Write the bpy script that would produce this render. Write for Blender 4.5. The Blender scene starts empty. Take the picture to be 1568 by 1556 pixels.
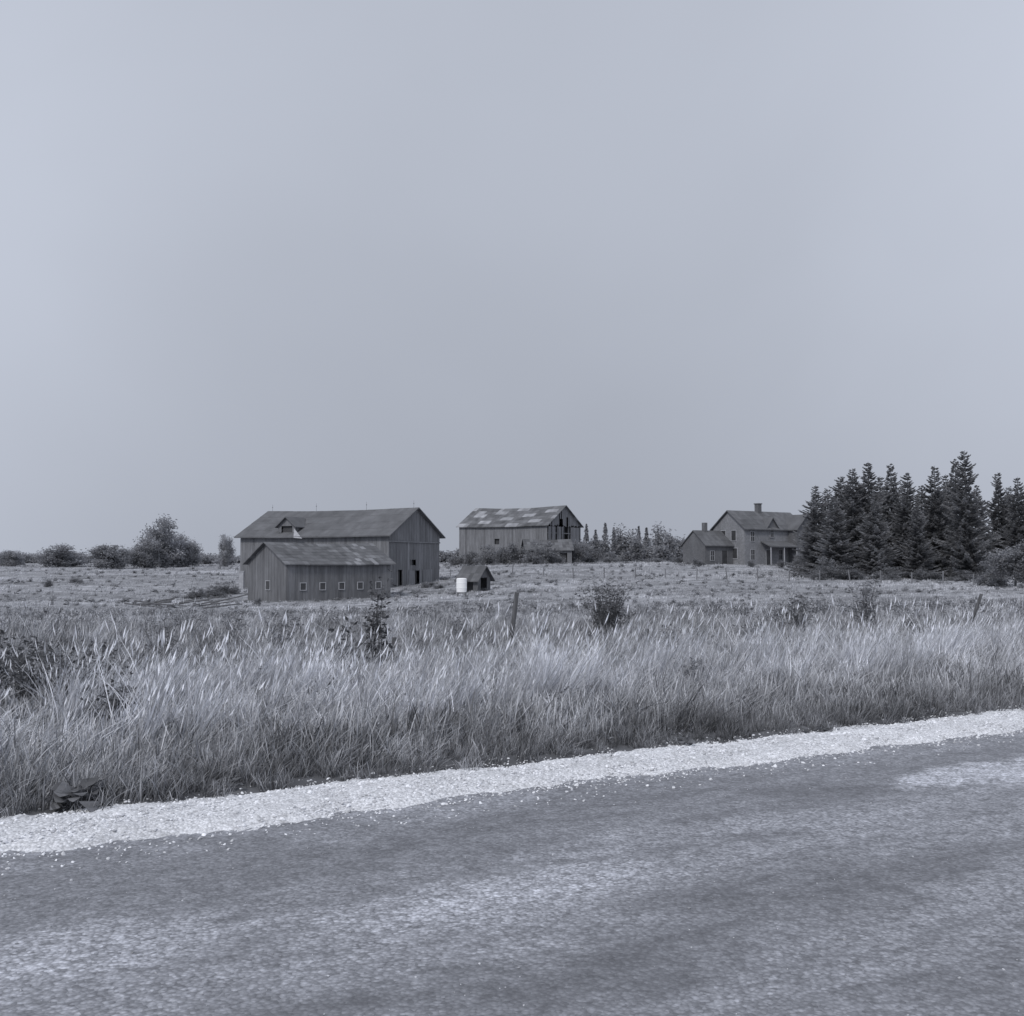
import bpy, math, random
import numpy as np
from mathutils import Vector, Matrix
rng=np.random.default_rng(7); random.seed(7)
F=1600.0; HOR=860.0; CAMH=1.6
scene=bpy.context.scene

# ------------------------------------------------------------- terrain
US=np.array([-0.9,-0.49,-0.26,-0.115,0.03,0.2,0.33,0.49,0.9])
DS=np.array([25,40,60,90,115,150,200,300,600.])
TB=np.array([
[-.4]*9,
[-.8,-.8,-.9,-.9,-.8,-.7,-.6,-.5,-.4],
[-1.2,-1.2,-1.4,-1.3,-1.1,-.9,-.7,-.6,-.5],
[-1.4,-1.4,-1.9,-1.6,-.8,-.5,-.4,-.3,-.3],
[-1,-1,-1.5,-1.1,.1,.2,.2,0,0],
[-.2,-.2,-.3,.3,1.2,1.3,.9,.5,.3],
[.6,.6,.6,1.0,1.4,1.4,1.2,1.0,.8],
[1.2]*9,
[1.2]*9])
def sm(a,b,x):
    t=np.clip((x-a)/(b-a),0,1); return t*t*(3-2*t)
def sdist(x,y): return ((y-8.3)-0.555*x)*0.874
def along(x,y): return x*0.874+(y-8.3)*0.486
def wob(x,y,f,ph=0):
    return (np.sin(x*f+1.3+ph)*np.cos(y*f*0.83+0.7*ph)+0.6*np.sin(x*f*2.1-y*f*1.7+2+ph)+0.35*np.sin(x*f*4.3+y*f*3.9+ph*3))/1.95
def H(x,y):
    x=np.asarray(x,float); y=np.asarray(y,float)
    s=sdist(x,y)
    yy=np.clip(y,25.,599.); u=np.clip(x/yy,-0.899,0.899)
    i=np.clip(np.searchsorted(DS,yy,side='right')-1,0,len(DS)-2); j=np.clip(np.searchsorted(US,u,side='right')-1,0,len(US)-2)
    fy=(yy-DS[i])/(DS[i+1]-DS[i]); fx=(u-US[j])/(US[j+1]-US[j]); fx=fx*fx*(3-2*fx)
    z=(TB[i,j]*(1-fx)+TB[i,j+1]*fx)*(1-fy)+(TB[i+1,j]*(1-fx)+TB[i+1,j+1]*fx)*fy
    z=z+0.10*wob(x,y,0.13)*sm(25,60,y)
    near=-0.07+0.06*sm(-0.25,0.3,s)-0.29*sm(0.4,3.2,s)+0.035*wob(x,y,0.9)*sm(0.3,2.5,s)
    near=near+0.05*sm(-9.5,-11,s)
    w=1-sm(10,28,s)
    return near*w+z*(1-w)
def Hs(x,y): return float(H(x,y))
def P(px,d): return ((px-784)/F*d, d)

# ------------------------------------------------------------- materials
def tint(v,k=1.0): return (v*(1-0.025*k),v*(1-0.012*k),v*(1+0.045*k))
class NT:
    def __init__(s,nt): s.t=nt; s.n=nt.nodes; s.l=nt.links
    def new(s,ty,**kw):
        n=s.n.new(ty)
        for k,v in kw.items(): setattr(n,k,v)
        return n
    def link(s,a,b): s.l.new(a,b)
    def math(s,op,a,b=None,clamp=False):
        n=s.n.new('ShaderNodeMath'); n.operation=op; n.use_clamp=clamp
        for k,v in enumerate((a,b)):
            if v is None: continue
            if isinstance(v,(int,float)): n.inputs[k].default_value=v
            else: s.l.new(v,n.inputs[k])
        return n.outputs[0]
    def noise(s,vec,scale,detail=4,rough=0.6,dist=0.0):
        n=s.n.new('ShaderNodeTexNoise'); n.inputs['Scale'].default_value=scale; n.inputs['Detail'].default_value=detail
        n.inputs['Roughness'].default_value=rough; n.inputs['Distortion'].default_value=dist
        if vec is not None: s.l.new(vec,n.inputs['Vector'])
        return n.outputs['Fac']
    def mr(s,v,a,b,c,d,smooth=False):
        n=s.n.new('ShaderNodeMapRange'); 
        if smooth: n.interpolation_type='SMOOTHSTEP'
        for k,x in zip((1,2,3,4),(a,b,c,d)): n.inputs[k].default_value=x
        s.l.new(v,n.inputs[0]); return n.outputs[0]
    def vscale(s,col,f):
        n=s.n.new('ShaderNodeVectorMath'); n.operation='SCALE'
        if isinstance(col,tuple): n.inputs[0].default_value=col
        else: s.l.new(col,n.inputs[0])
        s.l.new(f,n.inputs['Scale']); return n.outputs[0]
    def mapping(s,vec,sc,rot=(0,0,0)):
        n=s.n.new('ShaderNodeMapping'); n.inputs['Scale'].default_value=sc; n.inputs['Rotation'].default_value=rot
        s.l.new(vec,n.inputs[0]); return n.outputs[0]
def newmat(name):
    m=bpy.data.materials.new(name); m.use_nodes=True; m.node_tree.nodes.clear(); t=NT(m.node_tree)
    return m,t
def simple(name,v,var=0.3,scale=2.0,tone=False,stretch=(1,1,1),rand=0,rough=0.9,k=1.0,stain=0):
    m,t=newmat(name)
    pos=t.new('ShaderNodeNewGeometry').outputs['Position']
    vec=t.mapping(pos,stretch)
    nz=t.noise(vec,scale,3)
    f=t.mr(nz,0.28,0.72,1-var,1+var)
    if tone:
        a=t.new('ShaderNodeAttribute',attribute_name='tone'); f=t.math('MULTIPLY',f,a.outputs['Fac'])
    if rand:
        o=t.new('ShaderNodeObjectInfo'); f=t.math('MULTIPLY',f,t.mr(o.outputs['Random'],0,1,1-rand,1+rand))
    if stain:
        b=t.noise(t.mapping(pos,(1,1,.35)),0.6,5,.7); f=t.math('MULTIPLY',f,t.mr(b,0.35,0.65,1-stain,1+stain))
    col=t.vscale(tint(v,k),f)
    out=t.new('ShaderNodeOutputMaterial')
    p=t.new('ShaderNodeBsdfPrincipled'); p.inputs['Roughness'].default_value=rough; p.inputs['Specular IOR Level'].default_value=0.2
    t.link(col,p.inputs['Base Color']); t.link(p.outputs[0],out.inputs[0])
    return m
def plant(name,v,rand=0.2,big=0,bigscale=0.5,transl=0,k=1.0,sgrad=None,sgrad2=None):
    """light-weight foliage shader: blade tone x clump random x large patches"""
    m,t=newmat(name)
    a=t.new('ShaderNodeAttribute',attribute_name='tone'); f=a.outputs['Fac']
    o=t.new('ShaderNodeObjectInfo'); f=t.math('MULTIPLY',f,t.mr(o.outputs['Random'],0,1,1-rand,1+rand))
    if big or sgrad: pos=t.new('ShaderNodeNewGeometry').outputs['Position']
    if big: f=t.math('MULTIPLY',f,t.mr(t.noise(pos,bigscale,2),0.35,0.65,1-big,1+big))
    if sgrad:
        sx=t.new('ShaderNodeSeparateXYZ'); t.link(pos,sx.inputs[0])
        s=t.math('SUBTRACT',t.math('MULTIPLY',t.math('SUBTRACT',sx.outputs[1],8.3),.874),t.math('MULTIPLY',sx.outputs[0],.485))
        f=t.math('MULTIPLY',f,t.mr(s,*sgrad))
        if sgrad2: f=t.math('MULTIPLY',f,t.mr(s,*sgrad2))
    col=t.vscale(tint(v,k),f); out=t.new('ShaderNodeOutputMaterial'); d=t.new('ShaderNodeBsdfDiffuse'); t.link(col,d.inputs[0])
    if transl:
        tr=t.new('ShaderNodeBsdfTranslucent'); mx=t.new('ShaderNodeMixShader'); mx.inputs[0].default_value=transl
        t.link(col,tr.inputs[0]); t.link(d.outputs[0],mx.inputs[1]); t.link(tr.outputs[0],mx.inputs[2]); t.link(mx.outputs[0],out.inputs[0])
    else: t.link(d.outputs[0],out.inputs[0])
    return m
M={}
M['wood']=simple('weathered_boards',0.185,0.18,1.0,True,(6,6,0.6),stain=.16)  # board colour lifted somewhat to stand for distance haze
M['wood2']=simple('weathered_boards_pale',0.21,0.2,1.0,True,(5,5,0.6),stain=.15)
M['woodshed']=simple('weathered_boards_shed',0.17,0.2,1.0,True,(7,7,0.6),stain=.2)
M['roof']=simple('barn_roofing',0.14,0.15,0.6,True,(1,1,1),stain=.12)
M['roofpatch']=simple('patched_roofing',0.175,0.25,0.9,True)
M['dark']=simple('opening_shade',0.08,0.2,1)  # unlit interior painted as a dark colour, lightened for haze
M['frame']=simple('painted_trim',0.40,0.15,3)
M['metal']=simple('lightning_rod_metal',0.17,0.1,3)
M['white']=simple('white_enamel',0.92,0.02,2,k=0.1)
M['brick']=simple('brick_wall',0.15,0.2,5,True,stain=.15)
M['brick_l']=simple('brick_wall_pale',0.235,0.2,4,True,stain=.15)
M['glass']=simple('window_glass',0.06,0.3,1,rough=0.2)
M['bark']=simple('bark',0.14,0.4,6,False,(1,1,0.3))
M['post']=simple('fence_post_wood',0.10,0.4,20,False,(1,1,0.1))
M['spruce']=plant('spruce_needles_hazed',0.20,0.10,big=.2,bigscale=.5,transl=.3)  # needle colour lightened to imitate haze; no volume in the scene
M['leaf_far']=plant('far_foliage_hazed',0.34,0.08,big=.15,bigscale=.2,transl=.42)  # aerial haze baked into a paler leaf colour
M['leaf_mid']=plant('mid_foliage_hazed',0.24,0.12,big=.2,bigscale=.5,transl=.4)  # middle-distance haze included in the leaf colour
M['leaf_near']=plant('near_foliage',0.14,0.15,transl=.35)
M['weed']=plant('weed_leaves',0.235,0.35,big=.2,bigscale=.6,transl=.3)
M['fweed']=plant('pasture_weed_leaves',0.32,0.25,big=.25,bigscale=.07)
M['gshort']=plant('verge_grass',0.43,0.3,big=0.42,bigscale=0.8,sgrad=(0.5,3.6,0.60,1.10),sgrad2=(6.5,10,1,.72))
M['gtall']=plant('tall_grass',0.78,0.22,big=0.2,bigscale=0.6,transl=.25)
M['gfield']=plant('field_grass',0.47,0.3,big=0.35,bigscale=0.08)

# ------------------------------------------------------------- mesh builder
class MB:
    def __init__(s): s.v=[]; s.f=[]; s.m=[]; s.t=[]; s.n=0
    def add(s,vs,fs,mi=0,tone=1.0):
        vs=[tuple(v) for v in vs]; s.v+=vs
        s.f+=[tuple(i+s.n for i in f) for f in fs]; s.m+=[mi]*len(fs)
        s.t+= list(tone) if hasattr(tone,'__len__') else [tone]*len(vs)
        s.n+=len(vs)
    def box(s,a,b,mi=0,tone=1.0):
        x0,y0,z0=a; x1,y1,z1=b
        s.add([(x0,y0,z0),(x1,y0,z0),(x1,y1,z0),(x0,y1,z0),(x0,y0,z1),(x1,y0,z1),(x1,y1,z1),(x0,y1,z1)],
              [(0,3,2,1),(4,5,6,7),(0,1,5,4),(1,2,6,5),(2,3,7,6),(3,0,4,7)],mi,tone)
    def tube(s,p0,p1,r0,r1,n=6,mi=0,tone=1.0):
        p0=Vector(p0);p1=Vector(p1); d=(p1-p0)
        if d.length<1e-6: return
        d.normalize(); a=d.orthogonal().normalized(); b=d.cross(a)
        vs=[];fs=[]
        for p,r in ((p0,r0),(p1,r1)):
            for k in range(n):
                an=2*math.pi*k/n; vs.append(p+a*math.cos(an)*r+b*math.sin(an)*r)
        for k in range(n):
            k2=(k+1)%n; fs.append((k,k2,n+k2,n+k))
        fs.append(tuple(range(n))[::-1]); fs.append(tuple(range(n,2*n)))
        s.add(vs,fs,mi,tone)
    def quads(s,V,mi=0,tone=None):
        N=len(V); s.v+= [tuple(p) for p in V.reshape(-1,3).tolist()]
        s.f+=[(s.n+4*k,s.n+4*k+1,s.n+4*k+2,s.n+4*k+3) for k in range(N)]; s.m+=[mi]*N
        s.t+= np.repeat(tone,4).tolist() if tone is not None else [1.0]*(4*N)
        s.n+=4*N
    def mesh(s,name,mats,smooth=False):
        me=bpy.data.meshes.new(name); me.from_pydata(s.v,[],s.f); 
        for m in mats: me.materials.append(M[m] if isinstance(m,str) else m)
        me.polygons.foreach_set('material_index',s.m)
        a=me.attributes.new('tone','FLOAT','POINT'); a.data.foreach_set('value',s.t)
        if smooth: me.polygons.foreach_set('use_smooth',[True]*len(s.f))
        me.update(); return me
    def obj(s,name,mats,parent=None,smooth=False,link=True):
        o=bpy.data.objects.new(name,s.mesh(name,mats,smooth))
        if link: scene.collection.objects.link(o)
        if parent: o.parent=parent
        return o
def empty(name,loc,rz=0):
    e=bpy.data.objects.new(name,None); e.location=loc; e.rotation_euler=(0,0,rz); scene.collection.objects.link(e); return e

# ------------------------------------------------------------- ground / road / shoulder
def grid_obj(name,X,Y,Z,mat,smooth=True):
    ny,nx=X.shape
    V=np.stack([X,Y,Z],-1).reshape(-1,3)
    idx=np.arange(ny*nx).reshape(ny,nx)
    Q=np.stack([idx[:-1,:-1],idx[:-1,1:],idx[1:,1:],idx[1:,:-1]],-1).reshape(-1,4)
    me=bpy.data.meshes.new(name); me.vertices.add(len(V)); me.vertices.foreach_set('co',V.ravel())
    me.loops.add(Q.size); me.loops.foreach_set('vertex_index',Q.ravel().astype(np.int32))
    me.polygons.add(len(Q)); me.polygons.foreach_set('loop_start',np.arange(0,Q.size,4,dtype=np.int32))
    me.polygons.foreach_set('use_smooth',[smooth]*len(Q))
    me.update(calc_edges=True); me.validate(); me.materials.append(mat)
    o=bpy.data.objects.new(name,me); scene.collection.objects.link(o); return o

def ground_mat():
    m,t=newmat('field_ground')
    pos=t.new('ShaderNodeNewGeometry').outputs['Position']
    st=t.mapping(pos,(0.6,1,1))
    a=t.noise(st,0.05,4,0.6); b=t.noise(pos,1.2,5,0.7); c=t.noise(st,0.35,3,0.6)
    f=t.math('MULTIPLY',t.mr(a,0.35,0.65,0.75,1.25),t.mr(b,0.3,0.7,0.6,1.4)); f=t.math('MULTIPLY',f,t.mr(c,0.35,0.65,0.75,1.25))
    sy=t.new('ShaderNodeSeparateXYZ'); t.link(pos,sy.inputs[0])
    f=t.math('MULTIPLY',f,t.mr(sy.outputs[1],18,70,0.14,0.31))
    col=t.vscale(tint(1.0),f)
    p=t.new('ShaderNodeBsdfDiffuse'); o=t.new('ShaderNodeOutputMaterial'); t.link(col,p.inputs[0]); t.link(p.outputs[0],o.inputs[0]); return m
tx=np.linspace(-1,1,441); ty=np.linspace(-0.42,1,420)
gx=3.2*np.sinh(7.6*tx); gy=3.2*np.sinh(7.8*ty)+4
GX,GY=np.meshgrid(gx,gy)
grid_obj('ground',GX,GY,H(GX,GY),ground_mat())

def road_mat():
    m,t=newmat('chip_seal_road')
    pos=t.new('ShaderNodeNewGeometry').outputs['Position']
    sx=t.new('ShaderNodeSeparateXYZ'); t.link(pos,sx.inputs[0]); X=sx.outputs[0]; Y=sx.outputs[1]
    c=t.math('SUBTRACT',t.math('MULTIPLY',X,0.485),t.math('MULTIPLY',t.math('SUBTRACT',Y,7.2),0.874))
    al=t.math('ADD',t.math('MULTIPLY',X,0.874),t.math('MULTIPLY',Y,0.486))
    cv=t.new('ShaderNodeCombineXYZ'); t.link(t.math('MULTIPLY',al,0.33),cv.inputs[0]); t.link(c,cv.inputs[1])
    w=t.noise(cv.outputs[0],1.0,4,0.6)
    cw=t.math('ADD',c,t.mr(w,0.3,0.7,-0.55,0.55))
    r=t.new('ShaderNodeValToRGB'); t.link(t.math('DIVIDE',cw,6.0),r.inputs[0])
    cr=r.color_ramp; cr.elements[0].position=0.0; cr.elements[0].color=(.29,)*3+(1,); cr.elements[1].position=1; cr.elements[1].color=(.3,)*3+(1,)
    for p_,v in ((0.03,.25),(0.17,.24),(0.23,.275),(0.29,.335),(0.36,.33),(0.41,.25),(0.45,.205),(0.50,.27),(0.56,.31),(0.62,.26),(0.8,.29)):
        e=cr.elements.new(p_); e.color=(v,v,v,1)
    f=t.math('MULTIPLY',r.outputs[0],t.mr(t.noise(cv.outputs[0],1.7,6,0.72,0.9),0.32,0.68,0.74,1.28))
    def patch(x0,y0,ra,rc,amt,f):
        dx=t.math('SUBTRACT',X,x0); dy=t.math('SUBTRACT',Y,y0)
        a_=t.math('DIVIDE',t.math('ADD',t.math('MULTIPLY',dx,0.874),t.math('MULTIPLY',dy,0.486)),ra)
        c_=t.math('DIVIDE',t.math('SUBTRACT',t.math('MULTIPLY',dx,0.486),t.math('MULTIPLY',dy,0.874)),rc)
        q=t.math('ADD',t.math('MULTIPLY',a_,a_),t.math('MULTIPLY',c_,c_))
        q=t.math('ADD',q,t.mr(t.noise(pos,2.2,5,0.7),0.3,0.7,-0.7,0.7))
        return t.math('ADD',f,t.mr(q,0.4,1.1,amt,0.0,True))
    f=patch(3.75,8.15,1.1,0.36,0.28,f)
    f=patch(0.0,5.25,1.0,0.26,0.11,f)
    f=patch(-1.9,4.4,0.9,0.35,0.08,f)
    f=patch(1.0,6.3,1.3,0.25,0.08,f)
    f=patch(2.9,5.6,1.0,0.25,0.07,f)
    v1=t.new('ShaderNodeTexVoronoi'); v1.inputs['Scale'].default_value=52; t.link(pos,v1.inputs['Vector'])
    s1=t.new('ShaderNodeSeparateColor'); t.link(v1.outputs['Color'],s1.inputs[0])
    v2=t.new('ShaderNodeTexVoronoi'); v2.inputs['Scale'].default_value=24; t.link(t.mapping(pos,(1,1.3,1)),v2.inputs['Vector'])
    s2=t.new('ShaderNodeSeparateColor'); t.link(v2.outputs['Color'],s2.inputs[0])
    sp=t.math('MULTIPLY',t.mr(s1.outputs[0],0,1,0.62,1.38),t.mr(s2.outputs[1],0,1,0.80,1.20))
    sp=t.math('MULTIPLY',sp,t.mr(v1.outputs['Distance'],0.2,0.75,1.1,0.7))
    amt=t.mr(f,0.18,0.4,0.45,1.0)
    sp=t.math('ADD',t.math('MULTIPLY',t.math('SUBTRACT',sp,0.95),amt),0.97)
    f=t.math('MULTIPLY',f,sp)
    f=t.math('MULTIPLY',f,t.mr(t.noise(pos,6,5,0.8),0.3,0.7,0.78,1.22))
    col=t.vscale(tint(1.0,1.5),f)
    p=t.new('ShaderNodeBsdfPrincipled'); p.inputs['Roughness'].default_value=0.85; p.inputs['Specular IOR Level'].default_value=0.25
    b=t.new('ShaderNodeBump'); b.invert=True; b.inputs['Strength'].default_value=0.6; b.inputs['Distance'].default_value=0.007
    t.link(v1.outputs['Distance'],b.inputs['Height']); t.link(b.outputs[0],p.inputs['Normal'])
    o=t.new('ShaderNodeOutputMaterial'); t.link(col,p.inputs['Base Color']); t.link(p.outputs[0],o.inputs[0]); return m
def from_as(A,S):
    det=0.874*0.874+0.485*0.486
    yp=(0.874*S+0.485*A)/det; x=(0.874*A-0.486*S)/det
    return x,yp+8.3
def road_z(x,y,s): return 0.03*(1-((s+5)/4.5)**2)-0.03+0.006*wob(x,y,1.1)
A_,S_=np.meshgrid(np.concatenate([-np.geomspace(400,12,14),np.linspace(-11,22,67),np.geomspace(24,400,14)]),np.linspace(-9.6,-0.35,40))
RX,RY=from_as(A_,S_)
grid_obj('road',RX,RY,road_z(RX,RY,S_),road_mat())
def gravel_mat():
    m,t=newmat('pale_gravel')
    pos=t.new('ShaderNodeNewGeometry').outputs['Position']
    v1=t.new('ShaderNodeTexVoronoi'); v1.inputs['Scale'].default_value=60; t.link(pos,v1.inputs['Vector'])
    s1=t.new('ShaderNodeSeparateColor'); t.link(v1.outputs['Color'],s1.inputs[0])
    f=t.math('MULTIPLY',t.mr(s1.outputs[0],0,1,0.75,1.15),t.mr(v1.outputs['Distance'],0.2,0.8,1.05,0.7))
    f=t.math('MULTIPLY',f,t.mr(t.noise(pos,1.5,5,0.7),0.3,0.7,0.8,1.12))
    col=t.vscale(tint(0.84,0.6),f)
    p=t.new('ShaderNodeBsdfPrincipled'); p.inputs['Roughness'].default_value=0.95; p.inputs['Specular IOR Level'].default_value=0.1
    b=t.new('ShaderNodeBump'); b.invert=True; b.inputs['Strength'].default_value=0.6; b.inputs['Distance'].default_value=0.008
    t.link(v1.outputs['Distance'],b.inputs['Height']); t.link(b.outputs[0],p.inputs['Normal'])
    o=t.new('ShaderNodeOutputMaterial'); t.link(col,p.inputs['Base Color']); t.link(p.outputs[0],o.inputs[0]); return m
GM=gravel_mat()
def gravel_z(a,s):
    ed=-0.66+0.09*wob(a,a*0.3,1.1)+0.08*wob(a,s,3.0)+0.05*wob(a,s*1.5,9.0,2)
    return -0.055+0.070*sm(-0.22,0.14,s-ed)-0.075*sm(-0.25,0.55,s+0.10*wob(a,s,2.7))
A_,S_=np.meshgrid(np.concatenate([-np.geomspace(400,12,20),np.linspace(-11,22,661),np.geomspace(22.5,400,20)]),np.linspace(-1.3,0.7,52))
RX,RY=from_as(A_,S_)
jit=rng.normal(0,0.005,RX.shape)
grid_obj('gravel_shoulder',RX,RY,gravel_z(A_,S_)+0.008*wob(RX,RY,6)+jit,GM)
A2,S2=np.meshgrid(np.linspace(-60,60,120),np.linspace(-11,-9.2,10)); RX,RY=from_as(A2,S2)
grid_obj('gravel_shoulder',RX,RY,0.012-0.06*sm(-9.5,-9.2,S2)-0.05*sm(-10.6,-11,S2),GM)

# ------------------------------------------------------------- instancing
def scatter(name,srcs,pts,rot,scl,idx):
    col=bpy.data.collections.new(name+'_kinds')
    for o in srcs: col.objects.link(o)
    me=bpy.data.meshes.new(name); n=len(pts); me.vertices.add(n); me.vertices.foreach_set('co',np.asarray(pts,np.float32).ravel())
    a=me.attributes.new('rot','FLOAT_VECTOR','POINT'); a.data.foreach_set('vector',np.asarray(rot,np.float32).ravel())
    a=me.attributes.new('scl','FLOAT_VECTOR','POINT'); a.data.foreach_set('vector',np.asarray(scl,np.float32).ravel())
    a=me.attributes.new('idx','INT','POINT'); a.data.foreach_set('value',np.asarray(idx,np.int32))
    o=bpy.data.objects.new(name,me); scene.collection.objects.link(o)
    ng=bpy.data.node_groups.new(name+'_gn','GeometryNodeTree')
    ng.interface.new_socket('Geometry',in_out='INPUT',socket_type='NodeSocketGeometry'); ng.interface.new_socket('Geometry',in_out='OUTPUT',socket_type='NodeSocketGeometry')
    N=ng.nodes; L=ng.links
    gi=N.new('NodeGroupInput'); go=N.new('NodeGroupOutput'); ip=N.new('GeometryNodeInstanceOnPoints'); ci=N.new('GeometryNodeCollectionInfo')
    ci.inputs['Collection'].default_value=col; ci.inputs['Separate Children'].default_value=True; ci.inputs['Reset Children'].default_value=True
    def na(nm,ty):
        q=N.new('GeometryNodeInputNamedAttribute'); q.data_type=ty; q.inputs['Name'].default_value=nm; return q.outputs['Attribute']
    L.new(gi.outputs[0],ip.inputs['Points']); L.new(ci.outputs[0],ip.inputs['Instance']); ip.inputs['Pick Instance'].default_value=True
    L.new(na('idx','INT'),ip.inputs['Instance Index']); L.new(na('rot','FLOAT_VECTOR'),ip.inputs['Rotation']); L.new(na('scl','FLOAT_VECTOR'),ip.inputs['Scale'])
    L.new(ip.outputs[0],go.inputs[0])
    md=o.modifiers.new('scatter','NODES'); md.node_group=ng
    return o

def blades(n,r,h0,h1,w,lean,leanv,mat,name,heads=0,curve=1.0,tb=0.55,tt=1.2,tv=(.5,1.5)):
    """clump of grass blades, wind leaning towards +x"""
    mb=MB()
    for k in range(n):
        a=rng.uniform(0,6.283); rr=r*math.sqrt(rng.uniform()); bx,by=rr*math.cos(a),rr*math.sin(a)
        h=rng.uniform(h0,h1); ln=rng.normal(lean,leanv)*h; la=rng.normal(0,0.8) if rng.uniform()<0.85 else rng.uniform(0,6.28)
        dx,dy=math.cos(la)*ln,math.sin(la)*ln
        fa=rng.uniform(0,3.14); wx,wy=math.cos(fa)*w/2,math.sin(fa)*w/2
        ww=rng.uniform(0.6,1.3); tn=rng.uniform(*tv)
        vs=[];ts=[]
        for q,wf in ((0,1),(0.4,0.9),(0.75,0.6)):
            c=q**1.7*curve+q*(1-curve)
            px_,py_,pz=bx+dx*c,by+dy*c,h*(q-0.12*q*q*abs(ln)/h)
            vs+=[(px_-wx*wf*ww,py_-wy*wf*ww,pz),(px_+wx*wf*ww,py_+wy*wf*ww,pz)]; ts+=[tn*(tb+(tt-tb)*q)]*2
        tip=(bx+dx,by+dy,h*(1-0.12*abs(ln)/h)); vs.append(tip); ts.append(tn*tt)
        mb.add(vs,[(0,1,3,2),(2,3,5,4),(4,5,6)],0,ts)
        if heads and rng.uniform()<heads:
            L=h*rng.uniform(0.12,0.2); hw=w*rng.uniform(0.5,0.9)
            ex,ey=dx*0.25/ max(h,.1)*L*3,dy*0.25/max(h,.1)*L*3
            b=tip
            mb.add([b,(b[0]+ex*.5-hw,b[1]+ey*.5,b[2]+L*.45),(b[0]+ex,b[1]+ey,b[2]+L),(b[0]+ex*.5+hw,b[1]+ey*.5+hw*.5,b[2]+L*.4)],[(0,1,2,3)],0,1.2)
    return mb.obj(name,[mat],link=False)

def weed(name,h,nst,leaf,mat,nl=14):
    mb=MB()
    for k in range(nst):
        a=rng.uniform(0,6.28); bx,by=0.12*math.cos(a),0.12*math.sin(a)
        top=Vector((bx+rng.normal(0.08,0.2)*h*1.2,by+rng.normal(0,0.2)*h,h*rng.uniform(0.5,1)))
        b=Vector((bx,by,0)); mb.tube(b,top,0.006,0.003,3,0,0.8)
        n=nl; T=rng.uniform(0.15,1,n); V=[];tn=[]
        for t_ in T:
            p=b.lerp(top,t_); la=rng.uniform(0,6.28); L=leaf*rng.uniform(0.6,1.3)*(1.15-0.5*t_); d=Vector((math.cos(la),math.sin(la),rng.uniform(-0.3,0.7))).normalized()
            sd=d.cross(Vector((0,0,1))).normalized()*L*0.22
            sd=(sd+Vector((0,0,rng.normal(0,0.1)*L)))
            V.append([p,p+d*L*0.45+sd,p+d*L,p+d*L*0.45-sd]); tn.append(rng.uniform(0.5,1.5))
        mb.quads(np.array([[list(q) for q in v] for v in V]),0,np.array(tn))
    return mb.obj(name,[mat],link=False)

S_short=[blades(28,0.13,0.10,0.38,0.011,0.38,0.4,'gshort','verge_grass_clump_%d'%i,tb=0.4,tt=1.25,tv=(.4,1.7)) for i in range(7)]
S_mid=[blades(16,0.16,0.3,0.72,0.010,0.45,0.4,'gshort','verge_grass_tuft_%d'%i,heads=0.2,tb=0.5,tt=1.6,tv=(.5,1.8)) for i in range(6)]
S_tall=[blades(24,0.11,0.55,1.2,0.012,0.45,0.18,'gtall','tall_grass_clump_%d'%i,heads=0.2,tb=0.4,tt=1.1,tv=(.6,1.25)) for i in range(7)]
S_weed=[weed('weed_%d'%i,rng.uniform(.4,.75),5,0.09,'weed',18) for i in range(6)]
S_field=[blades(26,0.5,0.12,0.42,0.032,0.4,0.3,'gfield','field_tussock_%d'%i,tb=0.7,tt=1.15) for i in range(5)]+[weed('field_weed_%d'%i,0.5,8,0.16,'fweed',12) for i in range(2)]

def mk(n,ya,yb,umax=0.70,p=0.0):
    if p==0: y=rng.uniform(ya,yb,n)
    else: y=np.exp(rng.uniform(math.log(ya),math.log(yb),n))
    u=rng.uniform(-umax,umax,n); return u*y,y
def place(name,srcs,x,y,scale,tilt=0.1,zrot=0.7,hs=None):
    n=len(x); z=H(x,y)
    rot=np.stack([rng.normal(0,tilt,n),rng.normal(0,tilt,n),rng.uniform(-zrot,zrot,n)],-1)
    hsx=hs if hs is not None else np.ones(n)
    scl=np.stack([scale,scale,scale*hsx],-1)
    return scatter(name,srcs,np.stack([x,y,z-0.01],-1),rot,scl,rng.integers(0,len(srcs),n))
def ns(x,y,f,ph): return wob(x,y*1.0,f,ph)

# verge grass
x,y=mk(30000,4.5,30); s=sdist(x,y); edge=0.14+0.16*ns(x,y,2.3,1)+0.12*rng.normal(size=len(x))
k=(s>edge)&(s<22); x,y,s=x[k],y[k],s[k]
sc=(0.4+0.65*sm(0,1.8,s))*rng.uniform(0.55,1.4,len(x))*(1+0.35*ns(x,y,1.7,5))*(1+sm(14,30,y)*0.2)
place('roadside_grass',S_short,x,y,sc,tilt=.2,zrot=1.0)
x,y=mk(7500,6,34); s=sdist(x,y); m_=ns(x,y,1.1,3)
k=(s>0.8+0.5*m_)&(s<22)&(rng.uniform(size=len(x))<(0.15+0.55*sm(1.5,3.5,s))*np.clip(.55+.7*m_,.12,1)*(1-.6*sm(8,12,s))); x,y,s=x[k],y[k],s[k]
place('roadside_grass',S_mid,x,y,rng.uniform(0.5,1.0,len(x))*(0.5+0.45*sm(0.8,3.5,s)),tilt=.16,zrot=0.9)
x,y=mk(15000,7,34); s=sdist(x,y); m_=ns(x,y,1.9,9)+0.22*rng.normal(size=len(x))
dens=sm(2.5,3.8,s)*(1-0.95*sm(6.0,8.5,s)); leftdark=1-0.65*sm(-4.0,-6.0,x)*(s>3.0)
k=(rng.uniform(size=len(x))<dens*leftdark*np.clip(0.10+1.0*m_,0.02,1)); x,y,s=x[k],y[k],s[k]
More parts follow.
